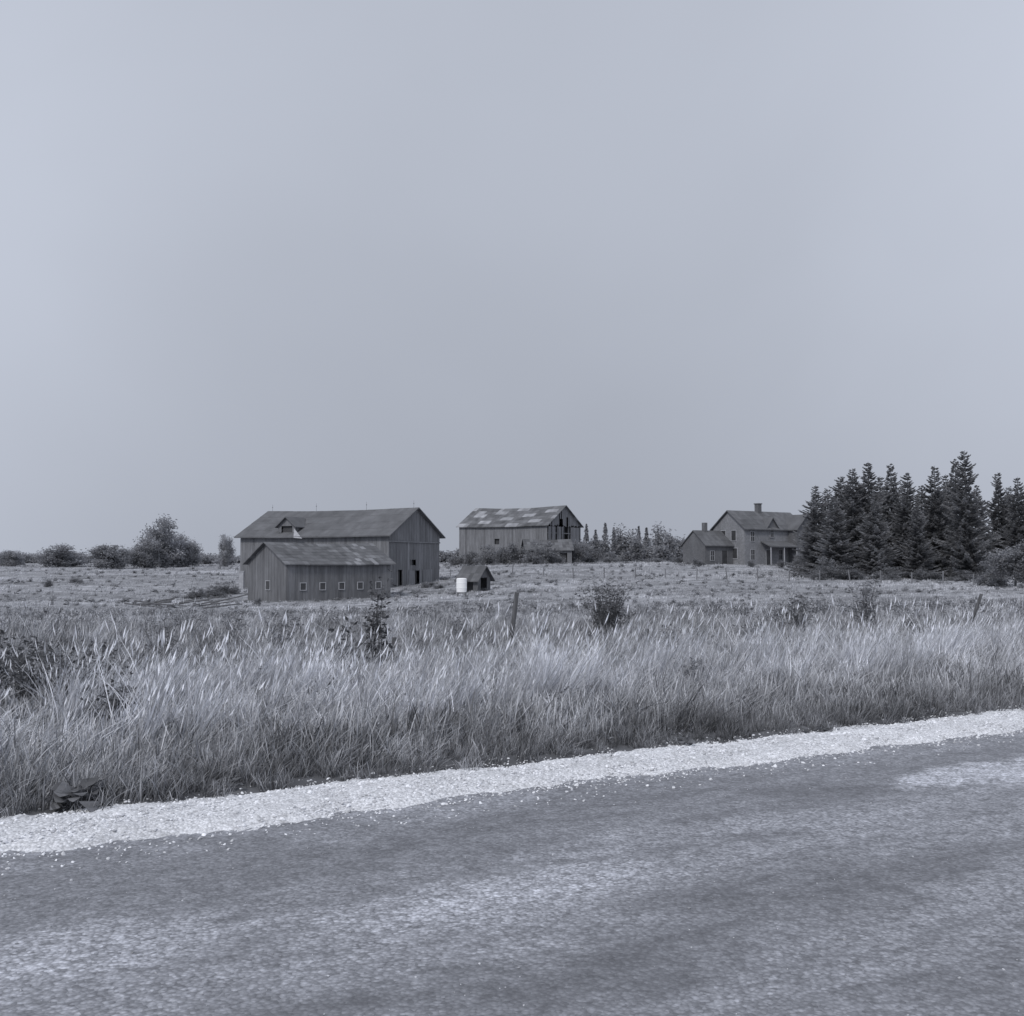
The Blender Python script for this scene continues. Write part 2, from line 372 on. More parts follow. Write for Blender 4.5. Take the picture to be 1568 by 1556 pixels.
place('tall_grass',S_tall,x,y,rng.uniform(0.6,1.02,len(x)),tilt=0.10,zrot=0.5)
x,y=mk(15000,6,60); s=sdist(x,y); m_=ns(x,y,0.9,14)+.3*rng.normal(size=len(x))
k=(s>0.25)&(rng.uniform(size=len(x))<np.clip(0.12+0.6*sm(6,9,s)*np.clip(.55+m_,0,1)+0.6*m_*sm(1.2,3,s)+0.5*sm(-3.5,-6,x)*sm(3,5,s)*(1-sm(9,13,s)),0,1)); x,y,s=x[k],y[k],s[k]
place('roadside_weeds',S_weed,x,y,rng.uniform(0.4,1.0,len(x))*(0.4+0.5*sm(.5,5,s))*(1-.15*sm(14,25,y)),zrot=3.1,tilt=.15)
# field
x,y=mk(30000,20,240,0.70,1); s=sdist(x,y); k=(s>10)&(rng.uniform(size=len(x))<.45+.55*sm(24,50,y)); x,y=x[k],y[k]
m_=ns(x*0.5,y,0.25,4)+0.5*rng.normal(size=len(x))
idx_sc=rng.uniform(0.45,1.1,len(x))*(0.7+0.6*sm(40,160,y))*(1+0.2*m_)
o=place('field_grass',S_field,x,y,idx_sc,zrot=0.8,hs=np.where(y>60,0.6,0.9))
names=sorted(q.name for q in S_field); tus=[i for i,q in enumerate(names) if 'tussock' in q]; wee=[i for i,q in enumerate(names) if 'weed' in q]
isw=(m_>0.75)|(rng.uniform(size=len(x))<0.06)
ii=np.where(isw,np.array(wee)[rng.integers(0,len(wee),len(x))],np.array(tus)[rng.integers(0,len(tus),len(x))])
o.data.attributes['idx'].data.foreach_set('value',ii.astype(np.int32))

# pebbles
def pebble(i):
    import bmesh
    bm=bmesh.new(); bmesh.ops.create_icosphere(bm,subdivisions=1,radius=1)
    for v in bm.verts: v.co*=random.uniform(0.7,1.2); v.co.z*=0.6
    me=bpy.data.meshes.new('stone_%d'%i); bm.to_mesh(me); bm.free(); me.materials.append(M['peb']); return bpy.data.objects.new('stone_%d'%i,me)
M['peb']=simple('limestone_chips',0.70,0.15,20,rand=0.35,k=0.6)
PB=[pebble(i) for i in range(4)]
n=38000; a=np.concatenate([rng.uniform(-6,13,n*3//4),rng.uniform(-14,35,n//4)]); s=rng.uniform(-1.25,0.42,n)
dn=sm(-1.05,-0.55,s)*(1-sm(-0.1,0.4,s)); kk=rng.uniform(size=n)<np.clip(dn,0.05,1); a,s=a[kk],s[kk]; x,y=from_as(a,s)
z=np.maximum(gravel_z(a,s),np.where(s<-0.35,road_z(x,y,s),-9)); z=np.maximum(z,H(x,y))
r=rng.gamma(3,0.0018,len(x))+0.003
scatter('gravel',PB,np.stack([x,y,z+r*0.2],-1),rng.uniform(0,6.28,(len(x),3))*np.array([0.1,0.1,1]),np.stack([r,r,r],-1),rng.integers(0,4,len(x)))
M['peb']=simple('road_chips',0.45,0.15,20,rand=0.4,k=0.8); PB2=[pebble(i) for i in range(4)]
n=3000; a=rng.uniform(-8,14,n); s=rng.uniform(-6.5,-0.9,n); x,y=from_as(a,s); r=rng.gamma(2.5,0.0009,n)+0.0015
scatter('loose_chips',PB2,np.stack([x,y,road_z(x,y,s)+r*0.3],-1),rng.uniform(0,6.28,(n,3))*np.array([0.1,0.1,1]),np.stack([r,r,r],-1),rng.integers(0,4,n))

# ------------------------------------------------------------- buildings
def board_wall(mb,x0,x1,zb,topf,y,th,openings,bw,mi,axis='x',missing=0.0,amp=0.10,zj=0.0):
    x=x0; k=0
    while x<x1-0.02:
        w=min(bw*random.uniform(0.85,1.15),x1-x); xa=x+0.004; xb=x+w-0.004; x+=w; k+=1
        if random.random()<missing: continue
        cx=(xa+xb)/2; tone=1+random.uniform(-amp,amp)
        if random.random()<.06: tone*=random.choice((.78,1.25))
        cuts=sorted([(o[2],o[3]) for o in openings if o[0]<cx<o[1]])
        lo=zb+random.uniform(0,zj); parts=[]
        for c0,c1 in cuts:
            if c0>lo: parts.append((lo,c0,False))
            lo=max(lo,c1)
        parts.append((lo,None,True))
        off=0.012*(k%2)
        for p0,p1,top in parts:
            if top: ta,tb_=topf(xa),topf(xb)
            else: ta=tb_=p1
            if min(ta,tb_)<=p0: 
                if max(ta,tb_)<=p0: continue
                ta=max(ta,p0+0.01); tb_=max(tb_,p0+0.01)
            ya,yb=y-off,y-off+th
            vs=[(xa,ya,p0),(xb,ya,p0),(xb,yb,p0),(xa,yb,p0),(xa,ya,ta),(xb,ya,tb_),(xb,yb,tb_),(xa,yb,ta)]
            if axis=='y': vs=[(v[1],v[0],v[2]) for v in vs]
            mb.add(vs,[(0,3,2,1),(4,5,6,7),(0,1,5,4),(1,2,6,5),(2,3,7,6),(3,0,4,7)],mi,tone)
def roof(mb,L,W,e,r,ov,ovg,th,nu,nv,tonef,sag=0,mi=0):
    hw=W/2; sl=(r-e)/hw
    for side in (0,1):
        def pt(u,v,up):
            xx=-ovg+u*(L+2*ovg); yy=-ov+v*(hw+ov); z=e-ov*sl+v*(hw+ov)*sl - sag*math.sin(math.pi*u)*(0.4+0.6*v)+0.05*sag*math.sin(u*17)
            if side: yy=W-yy
            return (xx,yy,z+up)
        for i in range(nu):
            for j in range(nv):
                u0,u1=i/nu,(i+1)/nu; v0,v1=j/nv,(j+1)/nv
                up=th+random.uniform(0,0.015)+0.01
                t_=tonef(i/nu,j/nv,side)
                if t_<=0: continue
                mb.add([pt(u0,v0,0),pt(u1,v0,0),pt(u1,v1,0),pt(u0,v1,0),pt(u0,v0,up+0.02),pt(u1,v0,up+0.02),pt(u1,v1,up),pt(u0,v1,up)],
                  [(0,3,2,1),(4,5,6,7),(0,1,5,4),(1,2,6,5),(2,3,7,6),(3,0,4,7)],mi,t_)
def window(mb,x0,x1,z0,z1,axis,pos,mg=0,mf=1,cross=True,fw=0.07,out=-1):
    def bx(a0,a1,c0,c1,d0,d1,mi):
        p0,p1=sorted((pos+out*d0,pos+out*d1))
        if axis=='x': mb.box((a0,p0,c0),(a1,p1,c1),mi)
        else: mb.box((p0,a0,c0),(p1,a1,c1),mi)
    bx(x0,x1,z0,z1,-0.06,0.02,mg)
    bx(x0-fw,x0-0.002,z0-fw,z1+fw,-0.02,0.05,mf); bx(x1+0.002,x1+fw,z0-fw,z1+fw,-0.02,0.05,mf)
    bx(x0,x1,z1+0.002,z1+fw,-0.02,0.06,mf); bx(x0,x1,z0-fw,z0-0.002,-0.02,0.08,mf)
    if cross:
        m=(x0+x1)/2; bx(m-0.02,m+0.02,z0,z1,0.022,0.035,mf); mz=(z0+z1)/2; bx(x0,m-0.021,mz-0.02,mz+0.02,0.022,0.034,mf); bx(m+0.021,x1,mz-0.02,mz+0.02,0.022,0.034,mf)

# ---- main barn
th=math.radians(25.5); L1,W1=20.1,11.0
lx,ly=-13.2-L1*math.cos(th),112+L1*math.sin(th)
zb=-1.9; e,r=6.5,9.45
B=empty('wooden_barn',(lx,ly,zb),-th)
def gt(c,e,r,hw): return lambda q: r-(r-e)*abs(q-c)/hw-0.02
mb=MB()
fo=[(3.6,5.2,0,2.6),(15.0,15.7,0,2.1)]
board_wall(mb,0,L1,0,lambda q:e-0.02,0,0.04,fo,0.3,0)
board_wall(mb,0,L1,0,lambda q:e-0.02,W1-0.04,0.04,[],0.3,0)
go_=[(4.6,5.6,3.1,3.7),(1.8,2.8,0,2.6),(4.2,6.4,0,2.5)]
g=gt(W1/2,e,r,W1/2)
board_wall(mb,0.05,W1-0.05,0,lambda q:min(g(q),5.65),L1-0.04,0.04,go_,0.3,0,axis='y')
board_wall(mb,0.05,W1-0.05,5.72,g,L1+0.02,0.04,[],0.3,0,axis='y')
board_wall(mb,0.05,W1-0.05,0,g,0.0,0.04,[],0.3,0,axis='y')
mb.obj('walls',['wood'],B)
mb=MB(); roof(mb,L1,W1,e,r,0.55,0.5,0.10,34,4,lambda u,v,s:random.uniform(0.92,1.08)*(1.0 if u<0.66 else 1.06),0.16)
mb.obj('roof',['roof'],B)
mb=MB()
mb.box((3.6,0.3,0),(5.2,0.36,2.6)); mb.box((15.0,0.3,0),(15.7,0.36,2.1)); mb.box((L1-0.4,4.6,3.1),(L1-0.3,5.6,3.7)); mb.box((L1-0.4,1.8,0),(L1-0.3,2.8,2.6)); mb.box((L1-0.4,4.2,0),(L1-0.3,6.4,2.5))
mb.obj('openings',['dark'],B)  # dark sheets behind the holes stand for shade inside the barn
mb=MB()
for (a,b_) in ((4.5,4.6),(5.6,5.7)): mb.box((L1+0.02,a,3.05),(L1+0.07,b_,3.75))
for yy in (1.7,2.8,4.1,6.4): mb.box((L1+0.02,yy,0),(L1+0.07,yy+0.1,2.6))
mb.box((L1+0.061,0,5.60),(L1+0.12,W1,5.74))
mb.box((L1+0.02,4.22,0.05),(L1+0.06,5.4,2.5),0)
mb.box((L1+0.02,7.2,0.1),(L1+0.06,9.2,2.6),0)
mb.obj('trim_and_doors',['wood2'],B)
mb=MB()
for xx in (0.2,6.6,13.6,L1-0.2):
    mb.tube((xx,W1/2,r-0.2),(xx,W1/2,r+0.9),0.02,0.01,5); mb.tube((xx,W1/2,r+0.5),(xx,W1/2,r+0.6),0.045,0.045,6)
mb.obj('lightning_rods',['metal'],B)
mb=MB(); dx0,dx1=5.2,7.6; sl=(r-e)/(W1/2); mid=(dx0+dx1)/2
def rz(y_): return e+sl*y_+0.13
yf=0.25; top=rz(yf)+0.75; pk=top+0.95; yb_=(top-e-0.13)/sl; yp=(pk-e-0.13)/sl
mb.add([(dx0,yf,rz(yf)),(dx0+.45,yf,rz(yf)),(dx0+.45,yf,top),(dx0,yf,top)],[(0,1,2,3)],0); mb.add([(dx1-.45,yf,rz(yf)),(dx1,yf,rz(yf)),(dx1,yf,top),(dx1-.45,yf,top)],[(0,1,2,3)],0)
mb.add([(dx0,yf,top),(dx1,yf,top),(mid,yf,pk)],[(0,1,2)],0); mb.add([(dx0+.45,yf+.25,rz(yf)),(dx1-.45,yf+.25,rz(yf)),(dx1-.45,yf+.25,top),(dx0+.45,yf+.25,top)],[(0,1,2,3)],2)
mb.add([(dx0,yf,rz(yf)),(dx0,yf,top),(dx0,yb_,top)],[(0,1,2)],0); mb.add([(dx1,yf,rz(yf)),(dx1,yb_,top),(dx1,yf,top)],[(0,1,2)],0)
for sg,dx in ((-1,dx0-.25),(1,dx1+.25)):
    zt=top-0.2
    mb.add([(dx,yf-.35,zt),(mid,yf-.35,pk+.02),(mid,yp+.2,pk+.02),(dx,yb_,zt),(dx,yf-.35,zt+.1),(mid,yf-.35,pk+.12),(mid,yp+.2,pk+.12),(dx,yb_,zt+.1)],[(0,1,2,3),(7,6,5,4),(0,4,5,1),(0,3,7,4)],1)
mb.add([(dx1+0.4,-0.62,e-0.35),(dx1+1.6,-.65,e-0.45),(dx1-0.1,.1,e+0.75)],[(0,1,2)],3)
mb.obj('hay_dormer',['wood','roof','dark','frame'],B)

# ---- shed
ph=math.radians(40.5); L2,W2=10.2,7.0; sx_,sy_=P(440,86); z0=-2.15
B=empty('livestock_shed',(sx_,sy_,z0),ph); e,r=3.65,5.35
mb=MB(); wins=[(1.25+1.85*i,1.75+1.85*i,1.4,1.95) for i in range(5)]
board_wall(mb,0,L2,0,lambda q:e-0.02,0,0.04,wins,0.26,0,amp=0.14); board_wall(mb,0,L2,0,lambda q:e-0.02,W2-0.04,0.04,[],0.3,0)
g=gt(W2/2,e,r,W2/2); gw=[(2.9,3.6,1.4,2.1)]
board_wall(mb,0.05,W2-0.05,0,g,0,0.04,gw,0.26,0,axis='y',amp=0.12); board_wall(mb,0.05,W2-0.05,0,g,L2-0.04,0.04,[],0.3,0,axis='y')
mb.obj('walls',['woodshed'],B)
def ft(u,v,s):
    if u>0.5 and random.random()<0.25: return random.uniform(1.3,2.2)
    if random.random()<0.06: return 1.4
    return random.uniform(0.8,1.15)
mb=MB(); roof(mb,L2,W2,e,r,0.35,0.35,0.06,24,7,ft,0.12); mb.obj('roof',['roof'],B)
mb=MB()
for w in wins: window(mb,w[0],w[1],w[2],w[3],'x',0.0,0,1,cross=False,fw=0.06)
for w in gw: window(mb,w[0],w[1],w[2],w[3],'y',0.0,0,1,cross=False,fw=0.06)
mb.box((8.9,-0.05,0.0),(9.7,-0.016,1.25),2)
mb.obj('windows',['dark','frame','wood'],B)

# ---- far barn
th=math.radians(32.3); L3,W3=17.0,11.0; cx,cy=5.57,165.
lx,ly=cx-L3*math.cos(th),cy+L3*math.sin(th)
B=empty('derelict_barn',(lx,ly,0.9),-th); e,r=6.6,9.75
mb=MB(); board_wall(mb,0,L3,0,lambda q:e-0.02,0,0.04,[(7,8,3.5,4.4),(12,13.2,0,2.5)],0.3,0); board_wall(mb,0,L3,0,lambda q:e-0.02,W3-0.04,0.04,[],0.3,0)
g=gt(W3/2,e,r,W3/2)
board_wall(mb,0.05,W3-0.05,0,lambda q:min(g(q),4.1),L3-0.04,0.04,[],0.3,0,axis='y',missing=0.04)
board_wall(mb,0.05,W3-0.05,6.3,g,L3-0.04,0.04,[(3.9,5.1,6,7.6),(6.2,6.9,6,7.9)],0.3,0,axis='y',missing=0.08,zj=0.4)
board_wall(mb,0.05,2.6,4.1,lambda q:6.3,L3-0.04,0.04,[],0.3,0,axis='y',missing=0.12); board_wall(mb,7.6,10.9,4.1,lambda q:6.3,L3-0.04,0.04,[],0.3,0,axis='y',missing=0.2)
board_wall(mb,3.2,5.2,4.1,lambda q:6.3,L3-0.04,0.04,[],0.3,0,axis='y',missing=0.3)
board_wall(mb,0.05,W3-0.05,0,g,0,0.04,[],0.3,0,axis='y')
for yy in (1.9,3.6,5.4,7.1,8.7): mb.box((L3-0.3,yy,4.0),(L3-0.1,yy+0.18,6.5))
mb.box((L3-0.3,0.1,5.2),(L3-0.12,W3-.1,5.35))
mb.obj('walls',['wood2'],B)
mb=MB(); mb.box((L3-1.4,0.3,0.2),(L3-1.3,W3-0.3,6.4)); mb.box((7,0.3,3.5),(8,.36,4.4)); mb.box((12,.3,0),(13.2,.36,2.5)); mb.obj('openings',['dark'],B)  # dark sheets set inside, painting the shade behind the open gable and holes
def f3(u,v,s):
    q=math.sin(u*23+v*9)+math.sin(u*11-v*14+2)
    if q>0.8: return random.uniform(1.5,2.1)
    return random.uniform(0.6,0.85) if q<-0.6 else random.uniform(0.75,1.05)
mb=MB(); roof(mb,L3,W3,e,r,0.4,0.4,0.08,24,6,f3,0.28); mb.obj('roof',['roofpatch'],B)
ox,oy=P(806,158); B=empty('collapsed_outbuilding',(ox,oy,0.9),math.radians(8))
mb=MB(); L4,W4=7.0,4.0; e,r=2.6,4.1
board_wall(mb,0,L4,0,lambda q:e-.02,0,.04,[(5.0,6.2,0,2.0)],0.25,0); board_wall(mb,0,L4,0,lambda q:e-.02,W4-.04,.04,[],0.25,0)
g=gt(W4/2,e,r,W4/2); board_wall(mb,.05,W4-.05,0,g,0,.04,[],.25,0,axis='y'); board_wall(mb,.05,W4-.05,0,g,L4-.04,.04,[],.25,0,axis='y')
mb.obj('walls',['wood'],B); mb=MB(); roof(mb,L4,W4,e,r,.3,.3,.06,14,4,lambda u,v,s:random.uniform(.7,1.3),0.15); mb.obj('roof',['roof'],B)
mb=MB(); mb.box((5,.3,0),(6.2,.35,2)); mb.obj('doorway',['dark'],B)  # dark sheet inside the door hole stands for interior shade

# ---- farmhouse
ph=math.radians(34); L5,W5=12.5,6.0; hx,hy=P(1140,145); B=empty('brick_farmhouse',(hx,hy,0.85),ph); e,r=5.45,7.85
mb=MB()
def solid_gable(mb,x0,x1,y0,y1,e,r,axis,mi):
    if axis=='x':
        m=(y0+y1)/2
        vs=[(x0,y0,0),(x0,y1,0),(x0,y1,e),(x0,m,r),(x0,y0,e),(x1,y0,0),(x1,y1,0),(x1,y1,e),(x1,m,r),(x1,y0,e)]
    else:
        m=(x0+x1)/2
        vs=[(x0,y0,0),(x1,y0,0),(x1,y0,e),(m,y0,r),(x0,y0,e),(x0,y1,0),(x1,y1,0),(x1,y1,e),(m,y1,r),(x0,y1,e)]
    mb.add(vs,[(0,1,2,3,4),(5,9,8,7,6),(0,4,9,5),(1,6,7,2),(4,3,8,9),(3,2,7,8)],mi)
solid_gable(mb,0,L5,0,W5,e,r-0.03,'x',0); mb.obj('main_walls',['brick_l'],B)
mb=MB(); solid_gable(mb,8.9,12.8,-1.6,-0.003,e+.02,7.3,'y',0); mb.obj('wing_walls',['brick'],B)
mb=MB(); roof(mb,L5,W5,e+.03,r+.02,.4,.35,.1,20,4,lambda u,v,s:random.uniform(.85,1.15),0.0)
def wing(x0,x1,y0,y1,e,r,ov):
    m=(x0+x1)/2; sl=(r-e)/((x1-x0)/2)
    for sg,xe in ((-1,x0-ov),(1,x1+ov)):
        ze=e-ov*sl
        mb.add([(xe,y0,ze),(m,y0,r),(m,y1,r),(xe,y1,ze),(xe,y0,ze+.12),(m,y0,r+.12),(m,y1,r+.12),(xe,y1,ze+.12)],[(0,1,2,3),(7,6,5,4),(0,4,5,1),(1,5,6,2),(2,6,7,3),(3,7,4,0)],0)
wing(8.9,12.8,-1.95,2.8,e+.06,7.4,.35)
wing(4.4,6.6,-0.3,1.6,e+0.1,6.9,.2)
mb.obj('roof',['roof'],B)
mb=MB(); mb.add([(4.5,-.05,e-.3),(6.5,-.05,e-.3),(6.5,-.05,e+.2),(5.5,-.05,6.85),(4.5,-.05,e+.2),(4.5,1.2,e-.3),(6.5,1.2,e-.3),(6.5,1.2,e+.2),(5.5,1.2,6.85),(4.5,1.2,e+.2)],[(0,1,2,3,4),(0,4,9,5),(1,6,7,2)],0); mb.obj('centre_gable',['brick'],B)
mb=MB()
for (a,z_) in ((1.4,1.2),(3.8,1.2),(1.6,3.7),(3.6,3.7)): window(mb,a-.0,a+.85,z_,z_+1.4,'y',0,0,1,cross=False,fw=.09)
window(mb,1.2,1.95,3.6,4.9,'x',0,0,1,fw=.06); window(mb,1.2,1.95,1.0,2.4,'x',0,0,1,fw=.06); window(mb,5.1,5.8,4.2,5.4,'x',-.05,0,1,fw=.06)
window(mb,6.9,7.6,1.0,2.4,'x',0,0,1,fw=.06); window(mb,10.4,11.2,3.6,5.0,'x',-1.6,0,1,fw=.06); window(mb,10.3,11.3,1.0,2.5,'x',-1.6,0,1,fw=.06)
window(mb,4.3,5.2,.3,2.4,'x',0,0,1,cross=False,fw=.08)
mb.obj('windows',['glass','frame'],B)
mb=MB(); mb.add([(3.2,-1.9,2.75),(8.89,-1.9,2.75),(8.89,-.01,3.5),(3.2,-.01,3.5),(3.2,-1.9,2.9),(8.89,-1.9,2.9),(8.89,-.01,3.65),(3.2,-.01,3.65)],[(0,3,2,1),(4,5,6,7),(0,1,5,4),(1,2,6,5),(2,3,7,6),(3,0,4,7)],0)
mb.box((3.2,-1.9,0),(8.89,-.01,.3),1)
for xx in (3.3,6.0,8.6): mb.box((xx,-1.8,.302),(xx+.12,-1.68,2.76),2)
mb.obj('porch',['roof','wood','frame'],B)
mb=MB(); mb.box((5.6,2.6,7.3),(6.3,3.3,9.0)); mb.box((5.52,2.52,9.002),(6.38,3.38,9.15)); mb.obj('chimney',['brick'],B)
mb=MB(); solid_gable(mb,-5.4,-.004,2.2,6.6,3.1,4.95,'x',0); mb.obj('kitchen_walls',['brick'],B)
mb2=MB(); roof(mb2,5.1,4.4,3.15,5.0,.35,.2,.1,10,3,lambda u,v,s:random.uniform(.85,1.15),0)
kr=mb2.obj('kitchen_roof',['roof'],B); kr.location=(-5.4,2.2,0)
mb=MB(); window(mb,-4.4,-3.7,.9,2.2,'x',2.2,0,1,fw=.06); window(mb,-2.2,-1.2,.2,2.3,'x',2.2,0,2,cross=False); mb.obj('kitchen_windows',['glass','frame','wood'],B)
mb=MB(); mb.box((-3.6,4.1,4.6),(-3.05,4.65,6.2)); mb.obj('kitchen_chimney',['brick'],B)

# ---- little shelter + white drum
qx,qy=P(703,93); B=empty('small_shelter',(qx,qy,Hs(qx,qy)-.15),math.radians(-28)); B.scale=(.8,1.15,1.2)
mb=MB(); board_wall(mb,0,2.4,0,lambda q:1.2,0,.04,[(.5,1.8,0,1.0)],.2,0); board_wall(mb,0,2.4,0,lambda q:1.2,1.96,.04,[],.2,0); board_wall(mb,0.05,1.95,0,lambda q:1.2+.9*(1-abs(q-1)),0,.04,[],.2,0,axis='y'); board_wall(mb,0.05,1.95,0,lambda q:1.2+.9*(1-abs(q-1)),2.36,.04,[(.5,1.5,0,1.3)],.2,0,axis='y')
mb.obj('walls',['bark'],B); mb=MB(); roof(mb,2.4,2.0,1.25,2.1,.3,.35,.05,6,2,lambda u,v,s:random.uniform(.7,1.1)); mb.obj('roof',['roof'],B)
mb=MB(); mb.box((.5,.5,0),(1.8,.55,1.0)); mb.obj('doorway',['dark'],B)  # shade inside the doorway painted as a dark sheet
qx,qy=P(707,84); mb=MB(); z_=Hs(qx,qy)
prof=[(0,.30),(.05,.40),(.35,.42),(.38,.44),(.41,.42),(.75,.42),(.78,.44),(.81,.42),(1.1,.41),(1.15,.36),(1.17,.1)]
for (a0,r0),(a1,r1) in zip(prof[:-1],prof[1:]): mb.tube((0,0,a0+.35),(0,0,a1+.35),r0,r1,20)
mb.box((-.35,-.3,0),(-.25,.3,.348),1); mb.box((.25,-.3,0),(.35,.3,.348),1)
o=mb.obj('white_drum',['white','wood']); o.location=(qx,qy,z_)
qx,qy=P(371,118); o=MB(); o.box((-.25,-.25,0),(.25,.25,1.9)); o.box((-.3,-.3,1.902),(.3,.3,2.0)); ob=o.obj('white_gate_post',['frame']); ob.location=(qx,qy,Hs(qx,qy))

# ------------------------------------------------------------- trees
def leaf_quads(C,size,flat=0.3,asp=0.6):
    n=len(C); d=rng.normal(size=(n,3)); d[:,2]*=(1-flat); d/=np.linalg.norm(d,axis=1)[:,None]
    e_=rng.normal(size=(n,3)); e_-= (e_*d).sum(1)[:,None]*d; e_/=np.linalg.norm(e_,axis=1)[:,None]
    sz=size*rng.uniform(.6,1.4,n)[:,None]
    return np.stack([C-d*sz*.5,C+e_*sz*asp*.5,C+d*sz*.5,C-e_*sz*asp*.5],1)
def broadleaf(name,h,cr,cb,nleaf,ls,mat,nl=9,squash=1.0,rs=1.0,link=True):
    mb=MB(); tr=h*0.022+.03; p=Vector((0,0,-.2)); pts=[p]
    nseg=5
    for i in range(nseg):
        q=p+Vector((random.gauss(0,.03)*h,random.gauss(0,.03)*h,(h*0.72)/nseg)); mb.tube(p,q,tr*(1-i/nseg*.75),tr*(1-(i+1)/nseg*.75),7,1); p=q; pts.append(p)
    ends=[]
    for k in range(nl*3):
        f=random.uniform(cb,1.0); i=min(int(f*nseg),nseg-1); b=pts[i].lerp(pts[i+1],f*nseg-i)
        az=k*2.4+random.uniform(-.4,.4); el=random.uniform(.1,1.0); ln=cr*random.uniform(.5,1.0)*(1.0-.45*max(0,f-.6))
        d=Vector((math.cos(az)*math.cos(el),math.sin(az)*math.cos(el),math.sin(el)*squash)); e_=b+d*ln
        mid=b.lerp(e_,.5)+Vector((0,0,-.05*ln)); r0=tr*.35*(1.2-f)
        mb.tube(b,mid,r0,r0*.6,5,1); mb.tube(mid,e_,r0*.6,r0*.2,4,1)
        ends.append((e_,1.0)); ends.append((mid,.8))
        for q in range(3):
            t_=mid.lerp(e_,random.uniform(.2,1))+Vector((random.gauss(0,1),random.gauss(0,1),random.gauss(0,.8)))*cr*.2
            mb.tube(mid.lerp(e_,random.uniform(.2,.8)),t_,r0*.3,r0*.1,3,1); ends.append((t_,.8))
    per=max(3,int(nleaf/len(ends))); C=[];T=[]
    for e_,w in ends:
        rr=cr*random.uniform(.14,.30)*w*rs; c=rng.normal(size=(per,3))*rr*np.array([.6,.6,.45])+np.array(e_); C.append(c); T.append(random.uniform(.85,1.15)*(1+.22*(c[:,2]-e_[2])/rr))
    C=np.concatenate(C); T=np.concatenate(T); C[:,2]=np.maximum(C[:,2],.05)
    mb.quads(leaf_quads(C,ls),0,np.clip(T,.55,1.4))
    return mb.obj(name,[mat,'bark'],link=link)
def putmesh(me,name,x,y,sc=1,rz=0,dz=-.1,sz=None):
    o=bpy.data.objects.new(name,me); scene.collection.objects.link(o); o.location=(x,y,Hs(x,y)+dz); o.scale=(sc,sc,sz or sc); o.rotation_euler=(0,0,rz); return o
def spruce(i,Hh=12.,R=2.5):
    mb=MB(); mb.tube((0,0,-.3),(0,0,Hh*.6),.2,.1,7,1); mb.tube((0,0,Hh*.6),(0,0,Hh*.995),.1,.015,5,1)
    V=[];T=[]; nbr=310; az=0
    for b in range(nbr):
        f=1-(1-(b+.5)/nbr)**.8; f=.03+.955*f; h=f*Hh; az+=2.4+random.uniform(-.5,.5)
        rad=R*(1-f)**.85*(.9+.2*math.sin(i*2+f*19+math.cos(az)))+.12; ln=rad*random.choice((.5,.75,.9,1.0,1.15,1.35))*random.uniform(.9,1.05); up=.75*f-.28
        p0=Vector((0,0,h+random.uniform(-.1,.1))); dr=Vector((math.cos(az),math.sin(az),up))
        def bp(t): return p0+dr*ln*t+Vector((0,0,.30*ln*t*t*(1-.4*f)))
        mb.tube(p0,bp(.55),.03*(1-f)+.008,.012,3,1); mb.tube(bp(.55),bp(1),.012,.004,3,1)
        side=Vector((-math.sin(az),math.cos(az),0)); tn=random.uniform(.75,1.2)
        nt=max(5,int(ln*12))
        for q in range(nt):
            t=.1+.95*(q+random.random())/nt; c=bp(t)
            for sg in (-1,1):
                tl=(.55*(1.1-t)+.14)*random.uniform(.5,1.3)*min(1,.35+ln*.5)
                d=(side*sg*random.uniform(.35,.9)+dr*.8+Vector((0,0,random.uniform(-.55,.15)*(1-f)))).normalized()
                w=Vector((random.gauss(0,.03),random.gauss(0,.03),-.05-random.random()*.06))
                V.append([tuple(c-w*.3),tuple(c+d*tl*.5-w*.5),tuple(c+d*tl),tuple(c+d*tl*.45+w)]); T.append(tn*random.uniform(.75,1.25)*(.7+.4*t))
    mb.quads(np.array(V),0,np.array(T)); return mb.mesh('spruce_%d'%i,['spruce','bark'])
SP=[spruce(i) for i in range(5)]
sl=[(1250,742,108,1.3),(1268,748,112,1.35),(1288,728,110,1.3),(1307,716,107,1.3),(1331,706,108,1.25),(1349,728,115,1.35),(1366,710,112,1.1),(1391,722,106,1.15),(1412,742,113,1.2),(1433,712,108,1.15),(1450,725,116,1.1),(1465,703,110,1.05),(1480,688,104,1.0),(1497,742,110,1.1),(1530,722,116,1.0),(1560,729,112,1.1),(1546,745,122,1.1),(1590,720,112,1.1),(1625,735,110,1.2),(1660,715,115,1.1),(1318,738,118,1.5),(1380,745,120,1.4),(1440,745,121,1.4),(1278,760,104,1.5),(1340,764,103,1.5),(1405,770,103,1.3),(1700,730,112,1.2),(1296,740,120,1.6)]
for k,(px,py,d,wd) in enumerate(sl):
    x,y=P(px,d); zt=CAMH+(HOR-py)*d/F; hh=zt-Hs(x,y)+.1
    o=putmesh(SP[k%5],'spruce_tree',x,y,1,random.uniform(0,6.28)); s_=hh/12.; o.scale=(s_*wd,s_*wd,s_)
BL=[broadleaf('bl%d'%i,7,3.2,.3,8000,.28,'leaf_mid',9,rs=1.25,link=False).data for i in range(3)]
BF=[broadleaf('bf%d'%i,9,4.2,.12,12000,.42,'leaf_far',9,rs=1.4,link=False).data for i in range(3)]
SH=[broadleaf('sh%d'%i,2.2,1.5,.05,4200,.15,'leaf_mid',6,rs=1.2,link=False).data for i in range(3)]
def bytop(mes,name,px,py,d,wpx,h0,w0,dz=-.2):
    x,y=P(px,d); hh=CAMH+(HOR-py)*d/F-Hs(x,y)-dz; me=random.choice(mes); sxy=(wpx*d/F)/w0
    o=putmesh(me,name,x,y,sxy,random.uniform(0,6.28),dz,hh/h0); return o
